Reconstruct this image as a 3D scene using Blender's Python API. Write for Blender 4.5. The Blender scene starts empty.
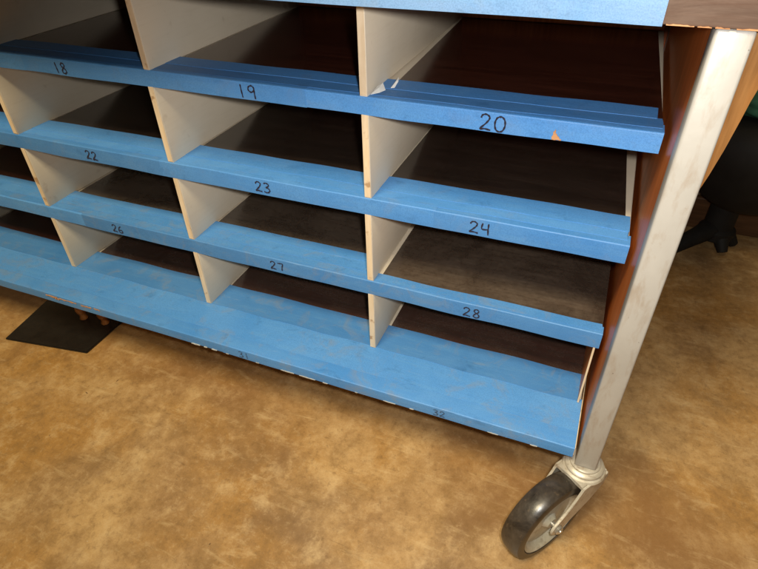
import bpy, bmesh, math, random
from mathutils import Vector, Matrix
random.seed(11)
sc = bpy.context.scene
COL = sc.collection
PI = math.pi

# ------------------------------------------------------------------ helpers
def tag(o, label=None, cat=None, group=None, kind=None):
    if label: o['label'] = label
    if cat: o['category'] = cat
    if group: o['group'] = group
    if kind: o['kind'] = kind
    return o

def empty(name, loc):
    o = bpy.data.objects.new(name, None); COL.objects.link(o)
    o.location = loc; o.empty_display_size = .05
    return o

WORLD = {}
def build(name, bm, mat, parent=None, smooth=None, origin=None):
    """links the bmesh (made in world coordinates) as ONE mesh object"""
    bmesh.ops.recalc_face_normals(bm, faces=bm.faces)
    me = bpy.data.meshes.new(name)
    if origin is None:
        xs = [v.co for v in bm.verts]
        origin = Vector((sum(c.x for c in xs), sum(c.y for c in xs), sum(c.z for c in xs))) / len(xs)
    origin = Vector(origin)
    bmesh.ops.translate(bm, verts=bm.verts, vec=-origin)
    bm.to_mesh(me); bm.free()
    if isinstance(mat, (list, tuple)):
        for m in mat: me.materials.append(m)
    else: me.materials.append(mat)
    if smooth is not None:
        for p in me.polygons: p.use_smooth = True
        me.set_sharp_from_angle(angle=math.radians(smooth))
    o = bpy.data.objects.new(name, me); COL.objects.link(o)
    WORLD[o] = origin
    if parent is not None:
        o.parent = parent
        o.location = origin - WORLD.get(parent, parent.location)
    else: o.location = origin
    return o

def add_box(bm, lo, hi, bev=0.0, segs=2, skew=None):
    vs = [bm.verts.new((x, y, z)) for x in (lo[0], hi[0]) for y in (lo[1], hi[1]) for z in (lo[2], hi[2])]
    F = [(0,1,3,2),(4,6,7,5),(0,4,5,1),(2,3,7,6),(0,2,6,4),(1,5,7,3)]
    fs = [bm.faces.new([vs[i] for i in f]) for f in F]
    if skew: skew(vs)
    if bev:
        es = list({e for f in fs for e in f.edges})
        bmesh.ops.bevel(bm, geom=es, offset=bev, segments=segs, profile=.5, affect='EDGES')
    return bm

def boxbm(lo, hi, bev=0.0, segs=2, skew=None):
    return add_box(bmesh.new(), lo, hi, bev, segs, skew)

def add_prism(bm, prof, frames):
    """prof: closed list of 2D points, frames: list of functions mapping (a,b)->xyz"""
    rings = [[bm.verts.new(f(a, b)) for a, b in prof] for f in frames]
    n = len(prof)
    for r0, r1 in zip(rings, rings[1:]):
        for i in range(n):
            j = (i+1) % n
            bm.faces.new((r0[i], r0[j], r1[j], r1[i]))
    bm.faces.new(rings[0]); bm.faces.new(rings[-1])
    return bm

def add_lathe(bm, prof, M, n=48):
    """prof: list of (r, h) revolved about local Z, then transformed with M; ends are closed if r==0"""
    rings = []
    for r, h in prof:
        if r < 1e-7: rings.append([bm.verts.new(M @ Vector((0, 0, h)))])
        else: rings.append([bm.verts.new(M @ Vector((r*math.cos(2*PI*k/n), r*math.sin(2*PI*k/n), h))) for k in range(n)])
    for a, b in zip(rings, rings[1:]):
        for k in range(n):
            l = (k+1) % n
            if len(a) == 1 and len(b) == 1: continue
            if len(a) == 1: bm.faces.new((a[0], b[k], b[l]))
            elif len(b) == 1: bm.faces.new((a[k], a[l], b[0]))
            else: bm.faces.new((a[k], a[l], b[l], b[k]))
    return bm

def add_tube(bm, pts, radii, n=10):
    rings = []
    for i, p in enumerate(pts):
        d = (pts[min(i+1, len(pts)-1)] - pts[max(i-1, 0)]).normalized()
        a = d.orthogonal().normalized() if abs(d.z) < .95 else Vector((1, 0, 0))
        a = (Vector((0, 0, 1)).cross(d)).normalized() if abs(d.z) < .95 else a
        b = d.cross(a)
        rings.append([bm.verts.new(p + radii[i]*(math.cos(2*PI*k/n)*a + math.sin(2*PI*k/n)*b)) for k in range(n)])
    for r0, r1 in zip(rings, rings[1:]):
        for k in range(n): bm.faces.new((r0[k], r0[(k+1) % n], r1[(k+1) % n], r1[k]))
    bm.faces.new(rings[0]); bm.faces.new(rings[-1])
    return bm

# ------------------------------------------------------------------ node helpers
class NT:
    def __init__(s, name):
        s.m = bpy.data.materials.new(name); s.m.use_nodes = True
        s.t = s.m.node_tree; s.N = s.t.nodes; s.L = s.t.links
        s.b = s.N['Principled BSDF']
        tc = s.N.new('ShaderNodeTexCoord')
        oi = s.N.new('ShaderNodeObjectInfo')
        mu = s.N.new('ShaderNodeMath'); mu.operation = 'MULTIPLY'; mu.inputs[1].default_value = 37.0
        s.L.new(oi.outputs['Random'], mu.inputs[0])
        ad = s.N.new('ShaderNodeVectorMath'); ad.operation = 'ADD'
        s.L.new(tc.outputs['Object'], ad.inputs[0]); s.L.new(mu.outputs[0], ad.inputs[1])
        s.raw = tc.outputs['Object']; s.co = ad.outputs[0]; s.rand = oi.outputs['Random']
    def mapped(s, scale, co=None, rot=(0, 0, 0), loc=(0, 0, 0)):
        mp = s.N.new('ShaderNodeMapping'); mp.inputs['Scale'].default_value = scale
        mp.inputs['Rotation'].default_value = rot; mp.inputs['Location'].default_value = loc
        s.L.new(co or s.co, mp.inputs['Vector']); return mp.outputs[0]
    def noise(s, scale, detail=4, rough=.55, dist=0, co=None):
        n = s.N.new('ShaderNodeTexNoise'); n.inputs['Scale'].default_value = scale
        n.inputs['Detail'].default_value = detail; n.inputs['Roughness'].default_value = rough
        n.inputs['Distortion'].default_value = dist
        s.L.new(co or s.co, n.inputs['Vector']); return n.outputs['Fac']
    def voro(s, scale, co=None, rnd=1.0):
        n = s.N.new('ShaderNodeTexVoronoi'); n.inputs['Scale'].default_value = scale
        n.inputs['Randomness'].default_value = rnd
        s.L.new(co or s.co, n.inputs['Vector']); return n.outputs['Distance']
    def ramp(s, fac, stops):
        r = s.N.new('ShaderNodeValToRGB'); e = r.color_ramp.elements
        while len(e) < len(stops): e.new(.5)
        for el, (p, c) in zip(e, stops):
            el.position = p
            el.color = (c, c, c, 1) if isinstance(c, (int, float)) else (*c, 1)
        s.L.new(fac, r.inputs[0]); return r.outputs[0]
    def mix(s, fac, a, b, mode='MIX'):
        m = s.N.new('ShaderNodeMix'); m.data_type = 'RGBA'; m.blend_type = mode
        for sock, v in ((m.inputs['Factor'], fac), (m.inputs[6], a), (m.inputs[7], b)):
            if isinstance(v, (int, float)): sock.default_value = v
            elif isinstance(v, tuple): sock.default_value = (*v, 1)
            else: s.L.new(v, sock)
        return m.outputs[2]
    def math(s, op, a, b=0.0):
        m = s.N.new('ShaderNodeMath'); m.operation = op; m.use_clamp = False
        for i, v in enumerate((a, b)):
            if isinstance(v, (int, float)): m.inputs[i].default_value = v
            else: s.L.new(v, m.inputs[i])
        return m.outputs[0]
    def sep(s, co=None):
        n = s.N.new('ShaderNodeSeparateXYZ'); s.L.new(co or s.raw, n.inputs[0]); return n.outputs
    def set(s, **k):
        for key, v in k.items():
            key = {'color': 'Base Color', 'rough': 'Roughness', 'metal': 'Metallic', 'spec': 'Specular IOR Level',
                   'coat': 'Coat Weight', 'coatr': 'Coat Roughness', 'sheen': 'Sheen Weight'}[key]
            if isinstance(v, (int, float)): s.b.inputs[key].default_value = v
            elif isinstance(v, tuple): s.b.inputs[key].default_value = (*v, 1)
            else: s.L.new(v, s.b.inputs[key])
    def bump(s, h, strength=.3, dist=.001):
        b = s.N.new('ShaderNodeBump'); b.inputs['Strength'].default_value = strength
        b.inputs['Distance'].default_value = dist
        s.L.new(h, b.inputs['Height']); s.L.new(b.outputs[0], s.b.inputs['Normal'])

# ------------------------------------------------------------------ materials
def mat_tape(name, base, grime):
    t = NT(name)
    big = t.noise(9, 4, .6, .6)
    streak = t.noise(1, 4, .6, 0, t.mapped((14, 160, 160)))
    fine = t.noise(900, 2, .6)
    c = t.mix(t.ramp(big, [(.3, 0.0), (.7, 1.0)]), base, tuple(min(1, x*f) for x, f in zip(base, (1.55, 1.2, 1.06))))
    v = t.math('ADD', t.math('MULTIPLY', t.rand, .3), .85)
    c = t.mix(1.0, c, v, 'MULTIPLY')
    c = t.mix(t.ramp(streak, [(.5, 0.0), (.85, .22)]), c, (.17, .37, .56))
    c = t.mix(t.ramp(fine, [(.33, .34), (.6, 0.0)]), c, tuple(x*.5 for x in base))
    g = t.noise(22, 6, .7, 1.2)
    c = t.mix(t.ramp(g, [(.52, 0.0), (.72, grime)]), c, (.22, .22, .19))
    scf = t.noise(1, 6, .75, .5, t.mapped((20, 130, 130), rot=(.2, .1, .25)))
    c = t.mix(t.ramp(scf, [(.62, 0.0), (.76, .22)]), c, (.36, .46, .54))
    dirt = t.noise(1, 5, .7, .4, t.mapped((30, 45, 45)))
    c = t.mix(t.ramp(dirt, [(.58, 0.0), (.74, .45)]), c, tuple(x*.45 for x in base))
    t.set(color=c, rough=t.ramp(big, [(.2, .42), (.8, .58)]), spec=.4)
    crepe = t.noise(1, 3, .6, .3, t.mapped((900, 300, 300)))
    wr = t.noise(1, 5, .6, .5, t.mapped((9, 70, 70)))
    h = t.math('ADD', t.math('MULTIPLY', crepe, .5), t.math('ADD', t.math('MULTIPLY', t.noise(60, 4), 1.3), t.math('MULTIPLY', wr, 1.6)))
    t.bump(h, .34, .0007)
    return t.m
TAPE = mat_tape('blue_tape', (.058, .222, .56), .16)
TAPE_PALE = mat_tape('pale_blue_tape', (.105, .225, .42), .22)
TAPE_WORN = mat_tape('worn_blue_tape', (.058, .215, .52), .40)

def mat_beige():
    t = NT('cream_board')
    big = t.noise(7, 5, .6, .4)
    c = t.mix(t.ramp(big, [(.3, 0.0), (.7, 1.0)]), (.66, .57, .44), (.72, .63, .50))
    f = t.noise(1, 5, .65, 0, t.mapped((60, 18, 240)))
    c = t.mix(t.ramp(f, [(.5, 0.0), (.85, .16)]), c, (.42, .31, .19))
    s = t.noise(38, 3, .5)
    c = t.mix(t.ramp(s, [(.68, 0.0), (.78, .3)]), c, (.34, .24, .15))
    t.set(color=c, rough=.55, spec=.35)
    t.bump(t.noise(300, 3), .12, .0005)
    return t.m
BEIGE = mat_beige()

def mat_edge():
    t = NT('cream_board_edge')
    n = t.noise(1, 4, .6, 0, t.mapped((200, 200, 30)))
    c = t.mix(t.ramp(n, [(.35, 0.0), (.7, 1.0)]), (.60, .46, .30), (.70, .57, .41))
    s = t.noise(55, 3, .6)
    c = t.mix(t.ramp(s, [(.62, 0.0), (.7, .8)]), c, (.33, .19, .09))
    t.set(color=c, rough=.6)
    t.bump(n, .2, .0005)
    return t.m
EDGE = mat_edge()

def mat_liner(name, dust, base=(.014, .008, .006)):
    t = NT(name)
    sw = t.noise(9, 9, .70, 1.1)
    fine = t.noise(150, 6, .75, .2)
    grain = t.noise(1, 5, .6, .4, t.mapped((8, 90, 90)))
    m = t.math('MULTIPLY', t.ramp(sw, [(.36, .42), (.58, 1.0)]), t.ramp(fine, [(.28, .60), (.62, 1.0)]))
    m = t.math('MULTIPLY', m, dust)
    c = t.mix(t.ramp(grain, [(.4, 0.0), (.75, .8)]), base, tuple(x*2.2 for x in base))
    sc_ = t.noise(1, 5, .7, .3, t.mapped((16, 190, 60), rot=(0, 0, .35)))
    m = t.math('MULTIPLY', m, t.ramp(sc_, [(.35, .65), (.65, 1.0)]))
    c = t.mix(m, c, (.150, .112, .082))
    t.set(color=c, spec=.5); t.b.inputs['IOR'].default_value = 1.85
    r = t.math('ADD', t.math('MULTIPLY', m, .45), t.ramp(fine, [(.3, .13), (.7, .2)]))
    t.L.new(r, t.b.inputs['Roughness'])
    t.bump(t.noise(25, 3), .05, .001)
    return t.m
LINER = [mat_liner('black_laminate_red_reflect', .02, (.034, .010, .006)), mat_liner('black_laminate_light_dust', .10),  # first base is reddened: a red reflection put into the laminate colour
         mat_liner('black_laminate_dusty', .60), mat_liner('red_black_laminate', .30, (.030, .010, .007))]

def mat_wood(name, a, b, rough=.3, coat=.4, axis='z', stretch=30, worn=0.0):
    t = NT(name)
    sc_ = {'x': (2, stretch, stretch), 'y': (stretch, 2, stretch), 'z': (stretch, stretch, 2)}[axis]
    g = t.noise(1, 6, .65, 1.0, t.mapped(sc_))
    f = t.noise(1, 4, .6, .2, t.mapped(tuple(x*7 for x in sc_)))
    c = t.mix(t.ramp(g, [(.32, 0.0), (.68, 1.0)]), a, b)
    c = t.mix(t.ramp(f, [(.4, .35), (.62, 0.0)]), c, tuple(x*.45 for x in a))
    if worn:
        w = t.noise(1, 6, .72, .8, t.mapped((6, 26, 26)))
        c = t.mix(t.ramp(w, [(.40, 0.0), (.66, worn)]), c, (.19, .135, .105))
    t.set(color=c, rough=rough, coat=coat, coatr=.12, spec=.2)
    t.bump(f, .12, .0006)
    return t.m
PANEL = mat_wood('red_brown_veneer', (.52, .135, .028), (.68, .205, .052), .34, .0)
BACK = mat_wood('dark_red_back_board', (.20, .045, .014), (.32, .080, .024), .4, .2, 'x')
TOP = mat_wood('dark_worn_table_wood', (.060, .028, .017), (.12, .064, .040), .6, 0.0, 'x', 40, .55)
AMBER = mat_wood('amber_wood', (.20, .080, .020), (.31, .15, .050), .35, .3, 'z', 24)
RAW = mat_wood('raw_torn_wood', (.42, .20, .09), (.60, .33, .17), .8, 0, 'x', 60)
SKIRT = mat_wood('dark_brown_baseboard', (.07, .032, .014), (.12, .055, .022), .5, .1, 'x', 30)

def mat_post():
    t = NT('old_silver_paint')
    big = t.noise(9, 5, .6, .4)
    c = t.mix(t.ramp(big, [(.3, 0.0), (.7, 1.0)]), (.345, .330, .305), (.41, .395, .37))
    st = t.noise(1, 5, .65, .3, t.mapped((90, 90, 26)))
    c = t.mix(t.ramp(st, [(.50, 0.0), (.70, .5)]), c, (.27, .20, .14))
    sp = t.noise(130, 3, .55, .4)
    c = t.mix(t.ramp(sp, [(.725, 0.0), (.76, .85)]), c, (.085, .055, .035))
    t.set(color=c, rough=t.ramp(big, [(.2, .36), (.8, .5)]), metal=.12, spec=.5)
    t.bump(t.noise(140, 4), .15, .0006)
    return t.m
POST = mat_post()

def mat_fork():
    t = NT('grimy_cast_metal')
    big = t.noise(40, 5, .65, .6)
    c = t.mix(t.ramp(big, [(.3, 0.0), (.7, 1.0)]), (.40, .35, .27), (.60, .56, .48))
    r = t.noise(75, 5, .7, .6)
    c = t.mix(t.ramp(r, [(.54, 0.0), (.68, .7)]), c, (.20, .12, .06))
    t.set(color=c, rough=.42, metal=.35)
    t.bump(t.noise(220, 4), .25, .0006)
    return t.m
FORK = mat_fork()

def mat_tyre():
    t = NT('black_worn_rubber')
    n = t.noise(45, 5, .65, .4)
    c = t.mix(t.ramp(n, [(.35, 0.0), (.7, 1.0)]), (.018, .014, .011), (.060, .046, .034))
    d = t.noise(160, 4, .7)
    c = t.mix(t.ramp(d, [(.58, 0.0), (.75, .4)]), c, (.16, .11, .065))
    t.set(color=c, rough=t.ramp(n, [(.3, .26), (.7, .42)]), spec=.5)
    t.bump(d, .15, .0005)
    return t.m
TYRE = mat_tyre()

def mat_rim():
    t = NT('pale_wheel_core')
    n = t.noise(40, 5, .65, .6)
    c = t.mix(t.ramp(n, [(.35, 0.0), (.7, 1.0)]), (.36, .33, .25), (.52, .49, .40))
    g = t.noise(85, 4, .7)
    c = t.mix(t.ramp(g, [(.52, 0.0), (.7, .6)]), c, (.17, .12, .07))
    t.set(color=c, rough=.4, metal=.1)
    return t.m
RIM = mat_rim()

def mat_simple(name, c1, c2, scale=30, rough=.5, metal=0.0, spec=.5, bump=.1, coat=0.0):
    t = NT(name)
    n = t.noise(scale, 5, .65, .4)
    t.set(color=t.mix(t.ramp(n, [(.32, 0.0), (.68, 1.0)]), c1, c2), rough=rough, metal=metal, spec=spec, coat=coat)
    t.bump(t.noise(scale*6, 3), bump, .0006)
    return t.m
STEEL = mat_simple('zinc_bolt', (.45, .42, .36), (.62, .60, .55), 120, .3, .8)
INK = mat_simple('black_marker_ink', (.010, .010, .022), (.02, .02, .04), 300, .4)
INK_FADED = mat_simple('faded_marker_ink', (.020, .050, .10), (.035, .085, .17), 300, .5)
BLACKV = mat_simple('black_vinyl', (.006, .0055, .005), (.012, .011, .010), 18, .7, 0, .25)
MATTE = mat_simple('black_rubber_mat', (.006, .005, .0045), (.013, .011, .009), 40, .35, 0, .5, .25)
GREEN = mat_simple('dark_green_cloth', (.012, .06, .035), (.02, .10, .055), 40, .8)
AMBERK = mat_simple('amber_knob', (.30, .10, .02), (.50, .20, .05), 60, .3, .1, .5, .1, .3)
PAPER = mat_simple('white_paper', (.62, .62, .60), (.74, .74, .72), 50, .8)
CHIP = mat_simple('exposed_backing', (.30, .29, .26), (.46, .45, .42), 90, .85)
WALL = mat_simple('beige_wall_paint', (.46, .38, .28), (.52, .44, .33), 6, .8)

def mat_floor():
    t = NT('stained_concrete')
    co = t.raw
    def N(sc_, det=4, rough=.55, dist=0.0, loc=(0, 0, 0)):
        return t.noise(sc_, det, rough, dist, co=t.mapped((1, 1, 1), co, loc=loc))
    big = N(3.2, 6, .58, .35, (2.3, 5.1, 0)); big2 = N(4.6, 7, .60, .35, (7.7, 1.3, 0)); big3 = N(5.5, 7, .62, .4, (4.2, 8.8, 0))
    mid = N(19, 9, .74, .2); fine = N(85, 7, .74, .2); grit = N(480, 3, .6)
    c = t.mix(t.ramp(big, [(.36, 0.0), (.62, 1.0)]), (.285, .165, .070), (.455, .288, .125))        # grey brown to golden tan
    c = t.mix(t.ramp(big2, [(.46, 0.0), (.62, .80)]), c, (.345, .180, .050))                         # orange stain
    c = t.mix(t.ramp(big3, [(.50, 0.0), (.66, .68)]), c, (.180, .105, .052))                         # darker worn patches
    px = t.sep(co)[0]
    ox = t.math('ADD', t.math('MULTIPLY', px, -.75), big2)
    c = t.mix(t.ramp(ox, [(.15, 0.0), (.60, .50)]), c, (.355, .182, .044))                           # deeper orange towards the left
    c = t.mix(t.ramp(mid, [(.36, .60), (.51, 0.0)]), c, (.205, .115, .043))
    c = t.mix(t.ramp(mid, [(.52, 0.0), (.66, .55)]), c, (.56, .390, .195))
    c = t.mix(t.ramp(fine, [(.34, .45), (.48, 0.0)]), c, (.15, .085, .036))
    c = t.mix(t.ramp(fine, [(.54, 0.0), (.68, .38)]), c, (.52, .370, .200))
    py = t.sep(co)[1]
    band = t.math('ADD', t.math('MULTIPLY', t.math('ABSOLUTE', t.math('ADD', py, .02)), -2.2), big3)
    c = t.mix(t.ramp(band, [(.34, 0.0), (.60, .60)]), c, (.215, .100, .030))      # darker brown band along the shelf front
    # pale trowel streaks and fine scratches
    st = t.noise(1, 7, .72, .5, co=t.mapped((11, 46, 10), co, rot=(0, 0, .55)))
    c = t.mix(t.ramp(st, [(.56, 0.0), (.70, .40)]), c, (.58, .42, .22))
    st2 = t.noise(1, 5, .7, .8, co=t.mapped((24, 120, 10), co, rot=(0, 0, -.5)))
    c = t.mix(t.ramp(st2, [(.62, 0.0), (.70, .35)]), c, (.15, .080, .030))
    # a few white paint chips and dark specks
    w = t.noise(74, 3, .5, .3, co=t.mapped((1, 1, 1), co, loc=(5, 1, 0)))
    c = t.mix(t.ramp(w, [(.765, 0.0), (.79, .8)]), c, (.62, .55, .42))
    k = t.noise(66, 4, .55, .5, co=t.mapped((1, 1, 1), co, loc=(1, 8, 0)))
    kx = t.math('ADD', k, t.math('MULTIPLY', px, -.06))
    c = t.mix(t.ramp(kx, [(.70, 0.0), (.74, .8)]), c, (.06, .028, .012))
    c = t.mix(t.ramp(grit, [(.3, .16), (.5, 0.0)]), c, (.12, .07, .03))
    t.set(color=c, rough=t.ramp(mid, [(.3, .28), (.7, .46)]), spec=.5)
    h = t.math('ADD', t.math('MULTIPLY', fine, 1.0), t.math('MULTIPLY', grit, .2))
    t.bump(h, .30, .0009)
    return t.m
FLOOR = mat_floor()

# ------------------------------------------------------------------ the setting
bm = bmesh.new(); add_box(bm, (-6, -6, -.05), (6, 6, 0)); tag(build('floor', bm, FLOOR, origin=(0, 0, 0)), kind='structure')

w = build('back_wall', boxbm((-6, .835, .002), (6, .95, 2.7)), WALL)
tag(w, 'beige painted wall behind the black stool, only slivers visible', 'wall')
b = build('baseboard', boxbm((-6, .815, .001), (6, .834, .082), .004), SKIRT)
tag(b, 'dark brown wooden baseboard along foot of the beige wall', 'baseboard')

# ------------------------------------------------------------------ rolling cubby unit
Z = {1: .534, 2: .4121, 3: .288, 4: .1644}
H = {1: .0200, 2: .0225, 3: .0228, 4: .0165}
XL, XR = -.300, .9012
YB = .385
DX = [-.263, .0255, .3138, .6025]
DT = .0089
PF = -.0734          # front plane of posts and bottom shelf
unit = empty('rolling_cubby_shelf', (.30, .16, 0))
tag(unit, 'rolling cubby shelf unit with blue taped numbered shelves and cream dividers', 'shelf unit')

def wob(seed, amp=.0004, k=9):
    r = random.Random(seed); ph = [(r.uniform(4, 60), r.uniform(0, 6.28), r.uniform(.3, 1)) for _ in range(k)]
    return lambda x: amp*sum(a*math.sin(f*x+p) for f, p, a in ph)/2.2

def strip_wrap(x0, x1, yf, zt, zb, yback, seed, th=.0007, r=.0016):
    """tape folded over the front lip: profile in (y,z) swept along x"""
    wy, wb, wk = wob(seed, .0003), wob(seed+1, .0004), wob(seed+2, .0007)
    n = max(2, int((x1-x0)/.012))
    bm = bmesh.new()
    xs = [x0+(x1-x0)*i/n for i in range(n+1)]
    def prof(x):
        y = yf+wy(x); b = zb+wb(x); k = yback+wk(x); out = [(k, zt), (k, zt-.0006)]
        out += [(yf+.0045, zt-.0016), (yf+.0045, b+.001), (yf+.0045, b), (y+.0004, b)]
        for i in range(6):
            a = PI+ (-PI/2)*i/5
            out.append((y+r+r*math.cos(a), zt-r+r*math.sin(a)))
        return out
    rings = [[bm.verts.new((x, p[0], p[1])) for p in prof(x)] for x in xs]
    m = len(rings[0])
    for a, b in zip(rings, rings[1:]):
        for i in range(m): bm.faces.new((a[i], a[(i+1) % m], b[(i+1) % m], b[i]))
    bm.faces.new(rings[0]); bm.faces.new(rings[-1])
    return bm

def strip_flat(x0, x1, y0, y1, z, seed, th=.0005, sk=0.0, ragged=False):
    w0, w1, wz = wob(seed, .0010), wob(seed+5, .0009), wob(seed+9, .00012)
    n = max(2, int((x1-x0)/.012)); bm = bmesh.new(); rows = []
    for i in range(n+1):
        x = x0+(x1-x0)*i/n; s = sk*(x-x0); col = []
        e = .0
        for (yy, zz) in ((y0+w0(x)+s, z-th), (y0+w0(x)+s, z), (.5*(y0+y1)+s, z+wz(x)), (y1+w1(x)+s, z), (y1+w1(x)+s, z-th)):
            dx = 0
            if ragged and i == n: dx = random.uniform(-.0012, .0008)
            col.append(bm.verts.new((x+dx, yy, zz)))
        rows.append(col)
    for a, b in zip(rows, rows[1:]):
        for i in range(5): bm.faces.new((a[i], a[(i+1) % 5], b[(i+1) % 5], b[i]))
    bm.faces.new(rows[0]); bm.faces.new(rows[-1])
    return bm

# handwriting: strokes on a 1 x 1.4 cell
GLY = {
 '0': [[(.5,1.38),(.2,1.2),(.06,.75),(.15,.25),(.45,.02),(.78,.15),(.95,.6),(.88,1.1),(.62,1.36),(.42,1.3)]],
 '1': [[(.45,1.4),(.5,.7),(.58,0)]],
 '2': [[(.1,1.05),(.2,1.3),(.5,1.4),(.8,1.25),(.82,1.0),(.55,.6),(.05,.05),(.45,.1),(1.0,.02)]],
 '3': [[(.08,1.25),(.4,1.4),(.8,1.25),(.75,.95),(.4,.75),(.78,.62),(.92,.35),(.7,.06),(.3,.0),(.05,.14)]],
 '4': [[(.18,1.38),(.1,.65),(.85,.68)],[(.82,1.4),(.8,.7),(.84,-.02)]],
 '6': [[(.75,1.36),(.35,1.05),(.12,.5),(.25,.08),(.65,.02),(.88,.3),(.7,.6),(.3,.5)]],
 '7': [[(.05,1.25),(.5,1.3),(.95,1.25),(.8,.7),(.72,0)]],
 '8': [[(.8,1.25),(.5,1.4),(.2,1.2),(.3,.9),(.75,.6),(.88,.25),(.55,.0),(.18,.15),(.25,.5),(.7,.9),(.82,1.2)]],
 '9': [[(.84,1.2),(.58,1.4),(.2,1.25),(.14,.9),(.45,.7),(.78,.88),(.86,1.25),(.85,.6),(.9,0)]],
}
def number(text, xc, zc, yf, h, parent, mat, seed, pen=.00088, drop=0, gap=1.28, row=1):
    kk = [k for k in range(len(JOINTS[row])-1) if JOINTS[row][k] <= xc][-1]
    wy = wob(10*row+kk, .0003); yf = yf-(.0002 if kk % 2 else 0)
    bm = bmesh.new(); s = h/1.4; r = random.Random(seed)
    W = gap*(len(text)-1)+1
    layer = 0
    for i, ch in enumerate(text):
        ox = (i*gap - W/2); oz = -.7 + drop*i + r.uniform(-.04, .04)
        for st in GLY[ch]:
            # smooth the stroke (Catmull-Rom)
            P = [Vector((a, b)) for a, b in st]; Q = []
            for k in range(len(P)-1):
                p0, p1, p2, p3 = P[max(k-1, 0)], P[k], P[k+1], P[min(k+2, len(P)-1)]
                for q in range(4):
                    t = q/4
                    Q.append(.5*((2*p1)+(p2-p0)*t+(2*p0-5*p1+4*p2-p3)*t*t+(3*p1-p0-3*p2+p3)*t**3))
            Q.append(P[-1]); prev = None
            for k, p in enumerate(Q):
                d = (Q[min(k+1, len(Q)-1)]-Q[max(k-1, 0)]).normalized(); nrm = Vector((-d.y, d.x))
                wd = pen*(1+.25*math.sin(k*1.7+seed))
                layer += 1; y0 = yf-.00018-layer*1.5e-6
                pair = []
                for sg in (1, -1):
                    x = xc+(ox+p.x)*s+sg*nrm.x*wd; z = zc+(oz+p.y)*s+sg*nrm.y*wd
                    pair.append(bm.verts.new((x, y0+wy(x), z)))
                if prev: bm.faces.new((prev[0], prev[1], pair[1], pair[0]))
                prev = pair
    return build('number_mark', bm, mat, parent)

def torn(pts, yf, parent, mat=None, name='torn_patch'):
    """chip where the tape is torn off the front edge, pts in (x,z)"""
    bm = bmesh.new(); vs = [bm.verts.new((x, yf-.0006, z)) for x, z in pts]
    f = bm.faces.new(vs)
    g = bmesh.ops.extrude_face_region(bm, geom=[f])
    bmesh.ops.translate(bm, verts=[v for v in g['geom'] if isinstance(v, bmesh.types.BMVert)], vec=(0, .0016, 0))
    return build(name, bm, mat or RAW, parent)

shelves = {}
JOINTS = {1: [XL, .110, .535, XR], 2: [XL, .300, .690, XR], 3: [XL, .105, .520, XR], 4: [XL, .395, XR]}
for i in (1, 2, 3, 4):
    z, h = Z[i], H[i]
    yf = PF if i == 4 else 0.0
    x1 = XR
    s = build('shelf', boxbm((XL, yf+.0012, z-h+.0006), (x1-.0012, YB, z-.0022), .0008, 1), BEIGE, unit)
    shelves[i] = s
    T = TAPE_WORN if i >= 3 else TAPE
    # front wraps in pieces
    joints = JOINTS[i]
    for k, (a, b) in enumerate(zip(joints, joints[1:])):
        build('tape_strip', strip_wrap(a-(.002 if k % 2 else 0), b+(.002 if k % 2 and b < XR else 0), yf-(.0002 if k % 2 else 0), z+(.00025 if k % 2 else 0), z-h-(.0002 if k % 2 else 0), yf+(.030 if i == 4 else .014 if i == 3 else .020), 10*i+k), T, s, 40)
    if i == 4:
        for k, (y0, y1, xe) in enumerate(((-.050, .006, .9004), (.0015, .0535, .8975))):
            build('tape_strip', strip_flat(XL, xe, y0, y1, z+.0004+.0004*k, 70+k, sk=0.001, ragged=True), T, s, 40)
    else:
        spec = {1: ((.0085, .034, .8995), (.0265, .056, .8950)),
                2: ((.0090, .035, .8990), (.026, .060, .8985)),
                3: ((.0030, .0175, .9000), (.0160, .046, .5995))}[i]
        for k, (y0, y1, xe) in enumerate(spec):
            a, b = XL, xe
            build('tape_strip', strip_flat(a, b, y0, y1, z+.0004+.0004*k, 30*i+k, sk=.005 if (i == 1 and k) else .001, ragged=True), T, s, 40)
        if i == 3:      # wide tape in the two left hand bays
            build('tape_strip', strip_flat(XL, .598, .038, .056, z+.0013, 133, ragged=True), T, s, 40)
# right hand end of the first strip is doubled by a greyish piece
# numbers
for t, x, i, zc, hh in (('18', .1735, 1, .5236, .0135), ('19', .4601, 1, .5236, .0150), ('20', .7465, 1, .5230, .0160)):
    number(t, x, zc, 0, hh, shelves[1], INK, int(t), drop=-.02, row=1)
for t, x, zc, hh in (('22', .1734, .4005, .0125), ('23', .4604, .4005, .0135), ('24', .7445, .4000, .0145)):
    number(t, x, zc, 0, hh, shelves[2], INK, int(t), row=2)
for t, x, zc, hh in (('26', .1728, .2757, .0125), ('27', .4623, .2762, .0130), ('28', .7455, .2750, .0135)):
    number(t, x, zc, 0, hh, shelves[3], INK, int(t), row=3)
for t, x, zc, hh in (('31', .4309, .1560, .011), ('32', .7307, .1555, .010)):
    number(t, x, zc, PF, hh, shelves[4], INK_FADED, int(t), pen=.00065, row=4)
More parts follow.
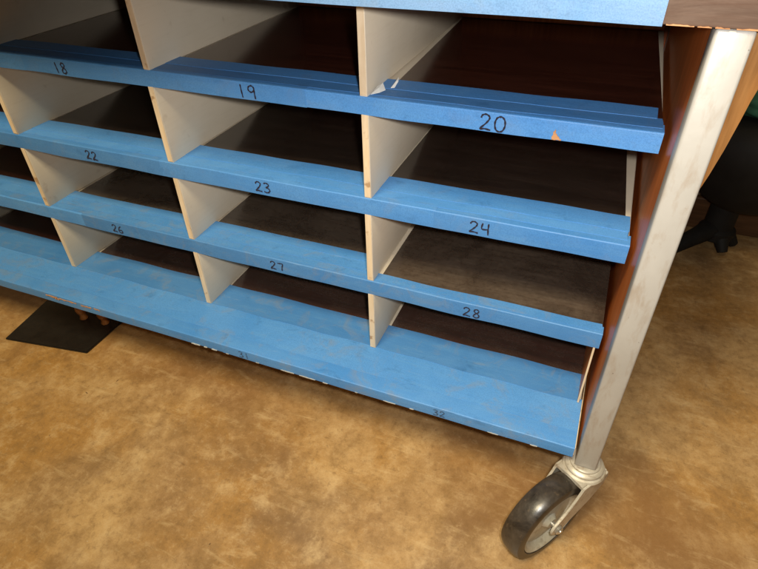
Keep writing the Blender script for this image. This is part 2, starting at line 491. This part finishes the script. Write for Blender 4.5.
# torn spots
torn([(.8052, .5146), (.8047, .5172), (.8060, .5196), (.8056, .5221), (.8068, .5236), (.8074, .5251), (.8081, .5232), (.8079, .5214), (.8092, .5203), (.8101, .5186), (.8117, .5177), (.8125, .5160), (.8143, .5152), (.8136, .5145), (.8102, .5149), (.8080, .5143)], 0, shelves[1])
for x0, x1_, dz in ((.040, .066, .006), (.071, .108, .0045), (.118, .140, .006), (.060, .070, .011), (.146, .158, .003)):
    r = random.Random(int(x0*1e4)); n = 7
    up = [(x0+(x1_-x0)*k/n, .1644-.0018-dz*.3+r.uniform(-.0012, .0006)) for k in range(n+1)]
    lo = [(x1_-(x1_-x0)*k/n, .1644-.0018-dz*.3-.0022+r.uniform(-.0014, .0006)) for k in range(n+1)]
    torn(up+lo, PF, shelves[4])
for x0, ln in ((.335, .016), (.358, .006), (.372, .010), (.398, .005), (.450, .006), (.492, .022), (.5225, .026), (.560, .008), (.610, .004), (.652, .018), (.690, .006), (.796, .014), (.850, .009)):
    r = random.Random(int(x0*1e4)); zb = .1644-H[4]; n = 9
    up = [(x0+ln*k/n, zb+(.0001 if k in (0, n) else r.uniform(.0001, .0010))) for k in range(n+1)]
    torn(up+[(x0+ln*.85, zb-.0005), (x0+ln*.4, zb-.0008), (x0+ln*.1, zb-.0003)], PF, shelves[4], CHIP, 'white_chip')

# loose black liner sheets between the dividers (slightly skewed in the right bay)
BX = DX+[.8975]
for i in (1, 2, 3, 4):
    for k in range(4):
        a, b = BX[k]+DT, BX[k+1]
        g0 = {(1, 3): .0135, (2, 3): .0015, (3, 3): .005, (4, 3): .003}.get((i, k), random.uniform(.001, .005))
        xa, xb = a+g0, b-(.0012 if k < 3 else {1: -.0030, 2: .0015, 3: -.0025, 4: .0022}[i])
        back_l = {(1, 3): -.0125}.get((i, k), 0); back_r = {(1, 3): -.0085, (2, 3): -.0150}.get((i, k), 0)
        def sk(vs, back_l=back_l, back_r=back_r):
            for q in (2, 3): vs[q].co.x += back_l
            for q in (6, 7): vs[q].co.x += back_r
        y0 = .010
        bm = boxbm((xa, y0, Z[i]-.0021), (xb, YB-.002, Z[i]-.0009), 0, 1, sk)
        build('liner_sheet', bm, LINER[i-1] if not (k == 0) else LINER[0], shelves[i])

# dividers, one board per bay wall
top_z = .6395
for i in (1, 2, 3, 4):
    zt = top_z-.0005 if i == 1 else Z[i-1]-H[i-1]+.0004
    for k, x in enumerate(DX):
        jx = random.uniform(-.0006, .0006)
        d = build('divider', boxbm((x+jx, .0012, Z[i]-.0008), (x+jx+DT, YB-.001, zt), .0009, 2), BEIGE, unit, 40)
        build('edge_band', boxbm((x+jx+.0005, .0003, Z[i]+.0013), (x+jx+DT-.0005, .0010, zt-.0004), .0003, 1), EDGE, d)
        bm = bmesh.new()
# thin cream liner board at the right end of the lowest bay, and slim ones in the rows above
eb = build('end_board', boxbm((.8952, .0035, Z[4]+.0012), (.8972, .30, Z[3]-H[3]), .0003, 1), PANEL, unit)
build('edge_band', boxbm((.8950, .0005, Z[4]+.0012), (.8974, .0034, Z[3]-H[3]), .0003, 1), EDGE, eb)
build('edge_band', boxbm((.9013, PF+.0016, Z[4]-.014), (.9023, YB, Z[4]+.0006), .0002, 1), EDGE, shelves[4])

# end panels, back board, cream shelf ends
build('side_panel', boxbm((.9061, -.0476, .1400), (.9110, .3716, .6383), .0004, 1), PANEL, unit)
build('side_panel', boxbm((-.3060, -.0470, .1400), (-.3010, .40, .6385), .0006, 1), PANEL, unit)
build('back_panel', boxbm((-.3008, .3852, .1400), (.9058, .4000, .6384), .0006, 1), BACK, unit)
build('red_reflect_strip', boxbm((-.2995, .3785, Z[1]-.0004), (.8995, .3848, Z[1]+.022), .0008, 1), PANEL, unit)  # added strip, gives the glossy first-row liners a red reflected band

# table top with its taped front edge
tp = build('table_top', boxbm((-.36, -.0746, .6386), (1.05, .46, .6800), .0022, 2), TOP, unit, 40)
build('tape_strip', strip_wrap(-.355, .8716, -.0762, .6812, .6382, -.03, 501), TAPE_PALE, tp, 40)
for x0, x1_ in ((.874, .892), (.894, .903), (.905, .914), (.918, .948)):
    r = random.Random(int(x0*1e4)); n = 8
    torn([(x0+(x1_-x0)*k/n, .6393+r.uniform(-.0003, .0006)) for k in range(n+1)]+[(x1_, .6388), (x0, .6388)], -.0746, tp)

# posts
def post(x0, x1_, y0, y1):
    p = build('post', boxbm((x0, y0, .134), (x1_, y1, .6384), .0026, 3), POST, unit, 35)
    return p
P0, P1 = .9058, .9315
posts = [post(P0, P1, PF, PF+.0256)]
posts.append(post(P0, P1, .372, .3976)); posts.append(post(-.332, -.3063, PF, PF+.0256)); posts.append(post(-.332, -.3063, .372, .3976))

# curved amber corner bracket behind the front post, under the table top
prof = []
xr = [(.968, .6384), (.960, .624), (.9535, .610), (.9490, .5975), (.9468, .585), (.9450, .5700), (.9418, .5460), (.9378, .5230), (.9338, .505), (.9319, .495)]
bm = bmesh.new()
add_prism(bm, [(.9318, .6384)]+xr, [lambda a, b: (a, -.052, b), lambda a, b: (a, -.034, b)])
es = [e for e in bm.edges if abs(e.verts[0].co.y-e.verts[1].co.y) < 1e-6 and len(e.link_faces) == 2]
bmesh.ops.bevel(bm, geom=es, offset=.0025, segments=2, affect='EDGES')
build('corner_bracket', bm, AMBER, unit, 40)

# casters
def caster(stem, heading):
    sx, sy = stem
    u = Vector((math.cos(heading), math.sin(heading), 0)); a = Vector((-u.y, u.x, 0)); k = Vector((0, 0, 1))
    base = Vector((sx, sy, 0)); R, W, TR = .0632, .0322, .058
    def fr(off): return lambda p, q: base + u*p + k*q + a*off
    # swivel crown: stacked discs
    bm = bmesh.new()
    Mz = Matrix.Translation((sx, sy, 0))
    add_lathe(bm, [(0, .1338), (.0175, .1338), (.0188, .1325), (.0188, .1300), (.0222, .1288), (.0236, .1270), (.0236, .1250), (.0222, .1235), (.0255, .1222), (.0268, .1195), (.0262, .1165), (0, .1165)], Mz, 48)
    cast = build('caster', bm, FORK, unit, 35)
    # fork: one bent plate, two legs
    for sg in (1, -1):
        off = sg*(W/2+.0055); prof = [(-.0190, .1200), (-.0215, .1120), (-.0160, .0980), (.0050, .0800), (.0350, .0640), (.0480, .0555), (.0575, .0520)]
        prof += [(.058+.0115*math.cos(t), .0632+.0115*math.sin(t)) for t in (-1.2, -.6, 0, .6, 1.1)]
        prof += [(.0560, .0780), (.0420, .0930), (.0300, .1080), (.0255, .1200)]
        bm = bmesh.new()
        add_prism(bm, prof, [fr(off-.0016), fr(off+.0016)])
        es = [e for e in bm.edges if len(e.link_faces) == 2 and any(len(f.verts) > 4 for f in e.link_faces)]
        bmesh.ops.bevel(bm, geom=es, offset=.0008, segments=2, affect='EDGES')
        build('fork_leg', bm, FORK, cast, 40)
    # crown bridge joining both legs
    bm = bmesh.new()
    wv = W/2+.0071
    prof = [(-wv, .1125), (-wv, .1150), (-wv+.0035, .1205), (-wv+.009, .1222), (wv-.009, .1222), (wv-.0035, .1205), (wv, .1150), (wv, .1125), (wv-.003, .1125), (wv-.004, .1165), (-wv+.004, .1165), (-wv+.003, .1125)]
    add_prism(bm, prof, [lambda p, q: base+a*p+k*q+u*(-.0195), lambda p, q: base+a*p+k*q+u*.0262])
    build('fork_crown', bm, FORK, cast, 40)
    # wheel
    c = base+u*TR+k*R
    M = Matrix(((u.x, 0, a.x, c.x), (u.y, 0, a.y, c.y), (0, 1, 0, c.z), (0, 0, 0, 1)))
    M = Matrix.Translation(c) @ Matrix((u, k, a)).transposed().to_4x4()
    h = W/2
    bm = bmesh.new()
    add_lathe(bm, [(.0490, -h+.002), (.0500, -h), (.0560, -h), (.0600, -h+.0016), (.0622, -h+.0055), (R, -h+.011), (R, h-.011), (.0622, h-.0055), (.0600, h-.0016), (.0560, h), (.0500, h), (.0490, h-.002), (.0485, 0), (.0490, -h+.002)], M, 72)
    wheel = build('tyre', bm, TYRE, cast, 30)
    bm = bmesh.new()
    add_lathe(bm, [(0, -h+.002), (.0075, -h+.002), (.0090, -h+.004), (.0120, -.0085), (.0400, -.0060), (.0450, -h+.003), (.0486, -h+.001), (.0486, h-.001), (.0450, h-.003), (.0400, .0060), (.0120, .0085), (.0090, h-.004), (.0075, h-.002), (0, h-.002)], M, 72)
    build('wheel_core', bm, RIM, cast, 30)
    bm = bmesh.new()
    add_lathe(bm, [(0, -h-.0135), (.0045, -h-.0135), (.0060, -h-.0120), (.0060, -h-.0074), (.0035, -h-.0070), (.0035, h+.0070), (.0062, h+.0072), (.0062, h+.0098), (.0052, h+.0110), (.0034, h+.0114), (.0031, h+.0124), (0, h+.0126)], M, 12)
    build('axle_bolt', bm, STEEL, cast, 30)
    return cast
caster((.9187, -.0602), -2.1695)
caster((.9187, .3848), -1.2); caster((-.3192, -.0602), -2.6); caster((-.3192, .3848), -1.9)

# ------------------------------------------------------------------ loose things
def scrap(pts, z, label, tilt):
    bm = bmesh.new()
    top = [bm.verts.new((x, y, z+dz)) for x, y, dz in pts]
    cen = bm.verts.new((sum(p[0] for p in pts)/len(pts), sum(p[1] for p in pts)/len(pts), z+tilt))
    for q in range(len(top)): bm.faces.new((top[q], top[(q+1) % len(top)], cen))
    g = bmesh.ops.extrude_face_region(bm, geom=bm.faces[:])
    bmesh.ops.translate(bm, verts=[v for v in g['geom'] if isinstance(v, bmesh.types.BMVert)], vec=(0, 0, .0005))
    o = build('paper_scrap', bm, PAPER)
    tag(o, label, 'paper scrap', 'torn paper scraps on the top shelf')
zt = Z[1]+.0016
scrap([(.6135, .004, 0), (.6215, .010, .001), (.6250, .018, .0015), (.6190, .026, .006), (.6140, .020, .003)], zt, 'larger white torn paper scrap at foot of divider beside tape 20', .004)
scrap([(.6265, .030, 0), (.6305, .031, .0005), (.6320, .039, .005), (.6300, .045, .007), (.6275, .040, .003)], zt, 'smaller curled white paper scrap further in on tape of shelf 20', .0045)

bm = bmesh.new()
mp = [(-.1404, -.0800), (.0392, -.0527), (.0400, .050), (-.1600, .040)]
add_prism(bm, mp, [lambda p, q: (p, q, .0005), lambda p, q: (p, q, .0045)])
bmesh.ops.bevel(bm, geom=bm.edges[:], offset=.0012, segments=2, affect='EDGES')
tag(build('floor_mat', bm, MATTE, None, 40), 'thin black rubber mat lying on the floor under the left end of the shelf', 'mat')
for (x, y), lb in (((-.040, .022), 'left amber knob standing on black floor mat under the bottom shelf'), ((.012, .026), 'right amber knob, nearer the mat corner, under the bottom shelf')):
    bm = bmesh.new()
    add_lathe(bm, [(0, .0046), (.0075, .0046), (.0082, .006), (.0062, .010), (.0060, .016), (.0088, .021), (.0100, .027), (.0094, .033), (.0060, .0375), (0, .039)], Matrix.Translation((x, y, 0)), 24)
    tag(build('knob', bm, AMBERK, None, 60), lb, 'knob', 'amber knobs on the floor mat')

# black low stool behind the post
st = empty('pedestal_stool', (1.185, .76, 0))
tag(st, 'black rounded stool with short column and splayed foot behind the post', 'stool')
bm = bmesh.new()
add_lathe(bm, [(0, .126), (.048, .127), (.074, .134), (.098, .152), (.122, .190), (.138, .245), (.142, .285), (.130, .310), (.100, .320), (0, .323)], Matrix.Translation((1.160, .735, 0)), 56)
build('seat', bm, BLACKV, st, 50)
bm = bmesh.new()
add_lathe(bm, [(0, .030), (.036, .030), (.038, .050), (.030, .056), (.030, .1275), (0, .1275)], Matrix.Translation((1.140, .745, 0)), 32)
build('column', bm, BLACKV, st, 40)
for q, an in enumerate((3.90, 3.90+1.2566, 3.90+2*1.2566, 3.90+3*1.2566, 3.90+4*1.2566)):
    d = Vector((math.cos(an), math.sin(an), 0)); c0 = Vector((1.140, .745, 0))
    if q == 0:
        pts = [c0+d*.02+Vector((0, 0, .050)), c0+d*.07+Vector((0, 0, .040)), c0+d*.13+Vector((0, 0, .026)), c0+d*.175+Vector((0, 0, .014)), c0+d*.20+Vector((0, 0, .010))]
        rad = [.022, .019, .015, .011, .008]
    else:
        pts = [c0+d*.015+Vector((0, 0, .045)), c0+d*.03+Vector((0, 0, .030)), c0+d*.045+Vector((0, 0, .012))]
        rad = [.018, .015, .010]
    bm = bmesh.new(); add_tube(bm, pts, rad, 14)
    build('foot', bm, BLACKV, st, 50)

# green cloth bundle on the stool
bm = bmesh.new()
bmesh.ops.create_icosphere(bm, subdivisions=4, radius=1)
w1 = wob(77, .05)
for v in bm.verts:
    n = v.co.copy()
    f = 1+.10*math.sin(5*n.x+2*n.z)*math.cos(4*n.y)+.05*math.sin(11*n.z+3*n.x)
    v.co = Vector((1.150+.105*f*n.x, .73+.075*f*n.y, .350+.038*f*max(n.z, -.74)))
tag(build('green_cloth', bm, GREEN, None, 60), 'dark green cloth bundle lying on the black stool', 'cloth')

# ------------------------------------------------------------------ camera
C = Vector((.8475, -.5392, .7390))
r = Vector((.92676004, .37509926, -.02040522)); u = Vector((-.21483695, .57379206, .7903213)); f = Vector((-.30815729, .7280544, -.61235274))
cam = bpy.data.cameras.new('camera'); co = bpy.data.objects.new('camera', cam); COL.objects.link(co)
co.matrix_world = Matrix(((r.x, u.x, -f.x, C.x), (r.y, u.y, -f.y, C.y), (r.z, u.z, -f.z, C.z), (0, 0, 0, 1)))
cam.sensor_width = 36; cam.lens = 559.04/758*36; cam.clip_start = .02; cam.clip_end = 60
sc.camera = co

# ------------------------------------------------------------------ light: the camera's flash and the room's ceiling light
fl = bpy.data.lights.new('camera_flash', 'SPOT'); fl.energy = 16.5; fl.color = (1, .975, .93); fl.shadow_soft_size = .012
fl.spot_size = math.radians(118); fl.spot_blend = .75
fo = bpy.data.objects.new('camera_flash', fl); COL.objects.link(fo); fo.location = C + r*.032 + u*.018
fo.rotation_euler = (f + r*.30).to_track_quat('-Z', 'Y').to_euler()
al = bpy.data.lights.new('ceiling_light', 'AREA'); al.shape = 'RECTANGLE'; al.size = 1.0; al.size_y = .6; al.energy = 86; al.color = (1, .86, .57)
ao = bpy.data.objects.new('ceiling_light', al); COL.objects.link(ao); ao.location = (.35, -1.25, 2.6)
d = Vector((.35, 0, 0.1))-ao.location; ao.rotation_euler = d.to_track_quat('-Z', 'Y').to_euler()
wd = bpy.data.worlds.new('World'); sc.world = wd; wd.use_nodes = True
wd.node_tree.nodes['Background'].inputs[0].default_value = (.95, .80, .58, 1)
wd.node_tree.nodes['Background'].inputs[1].default_value = .07

sc.view_settings.view_transform = 'Standard'; sc.view_settings.look = 'None'
sc.view_settings.exposure = 0; sc.view_settings.gamma = 1
sc.cycles.max_bounces = 8; sc.cycles.use_denoising = True
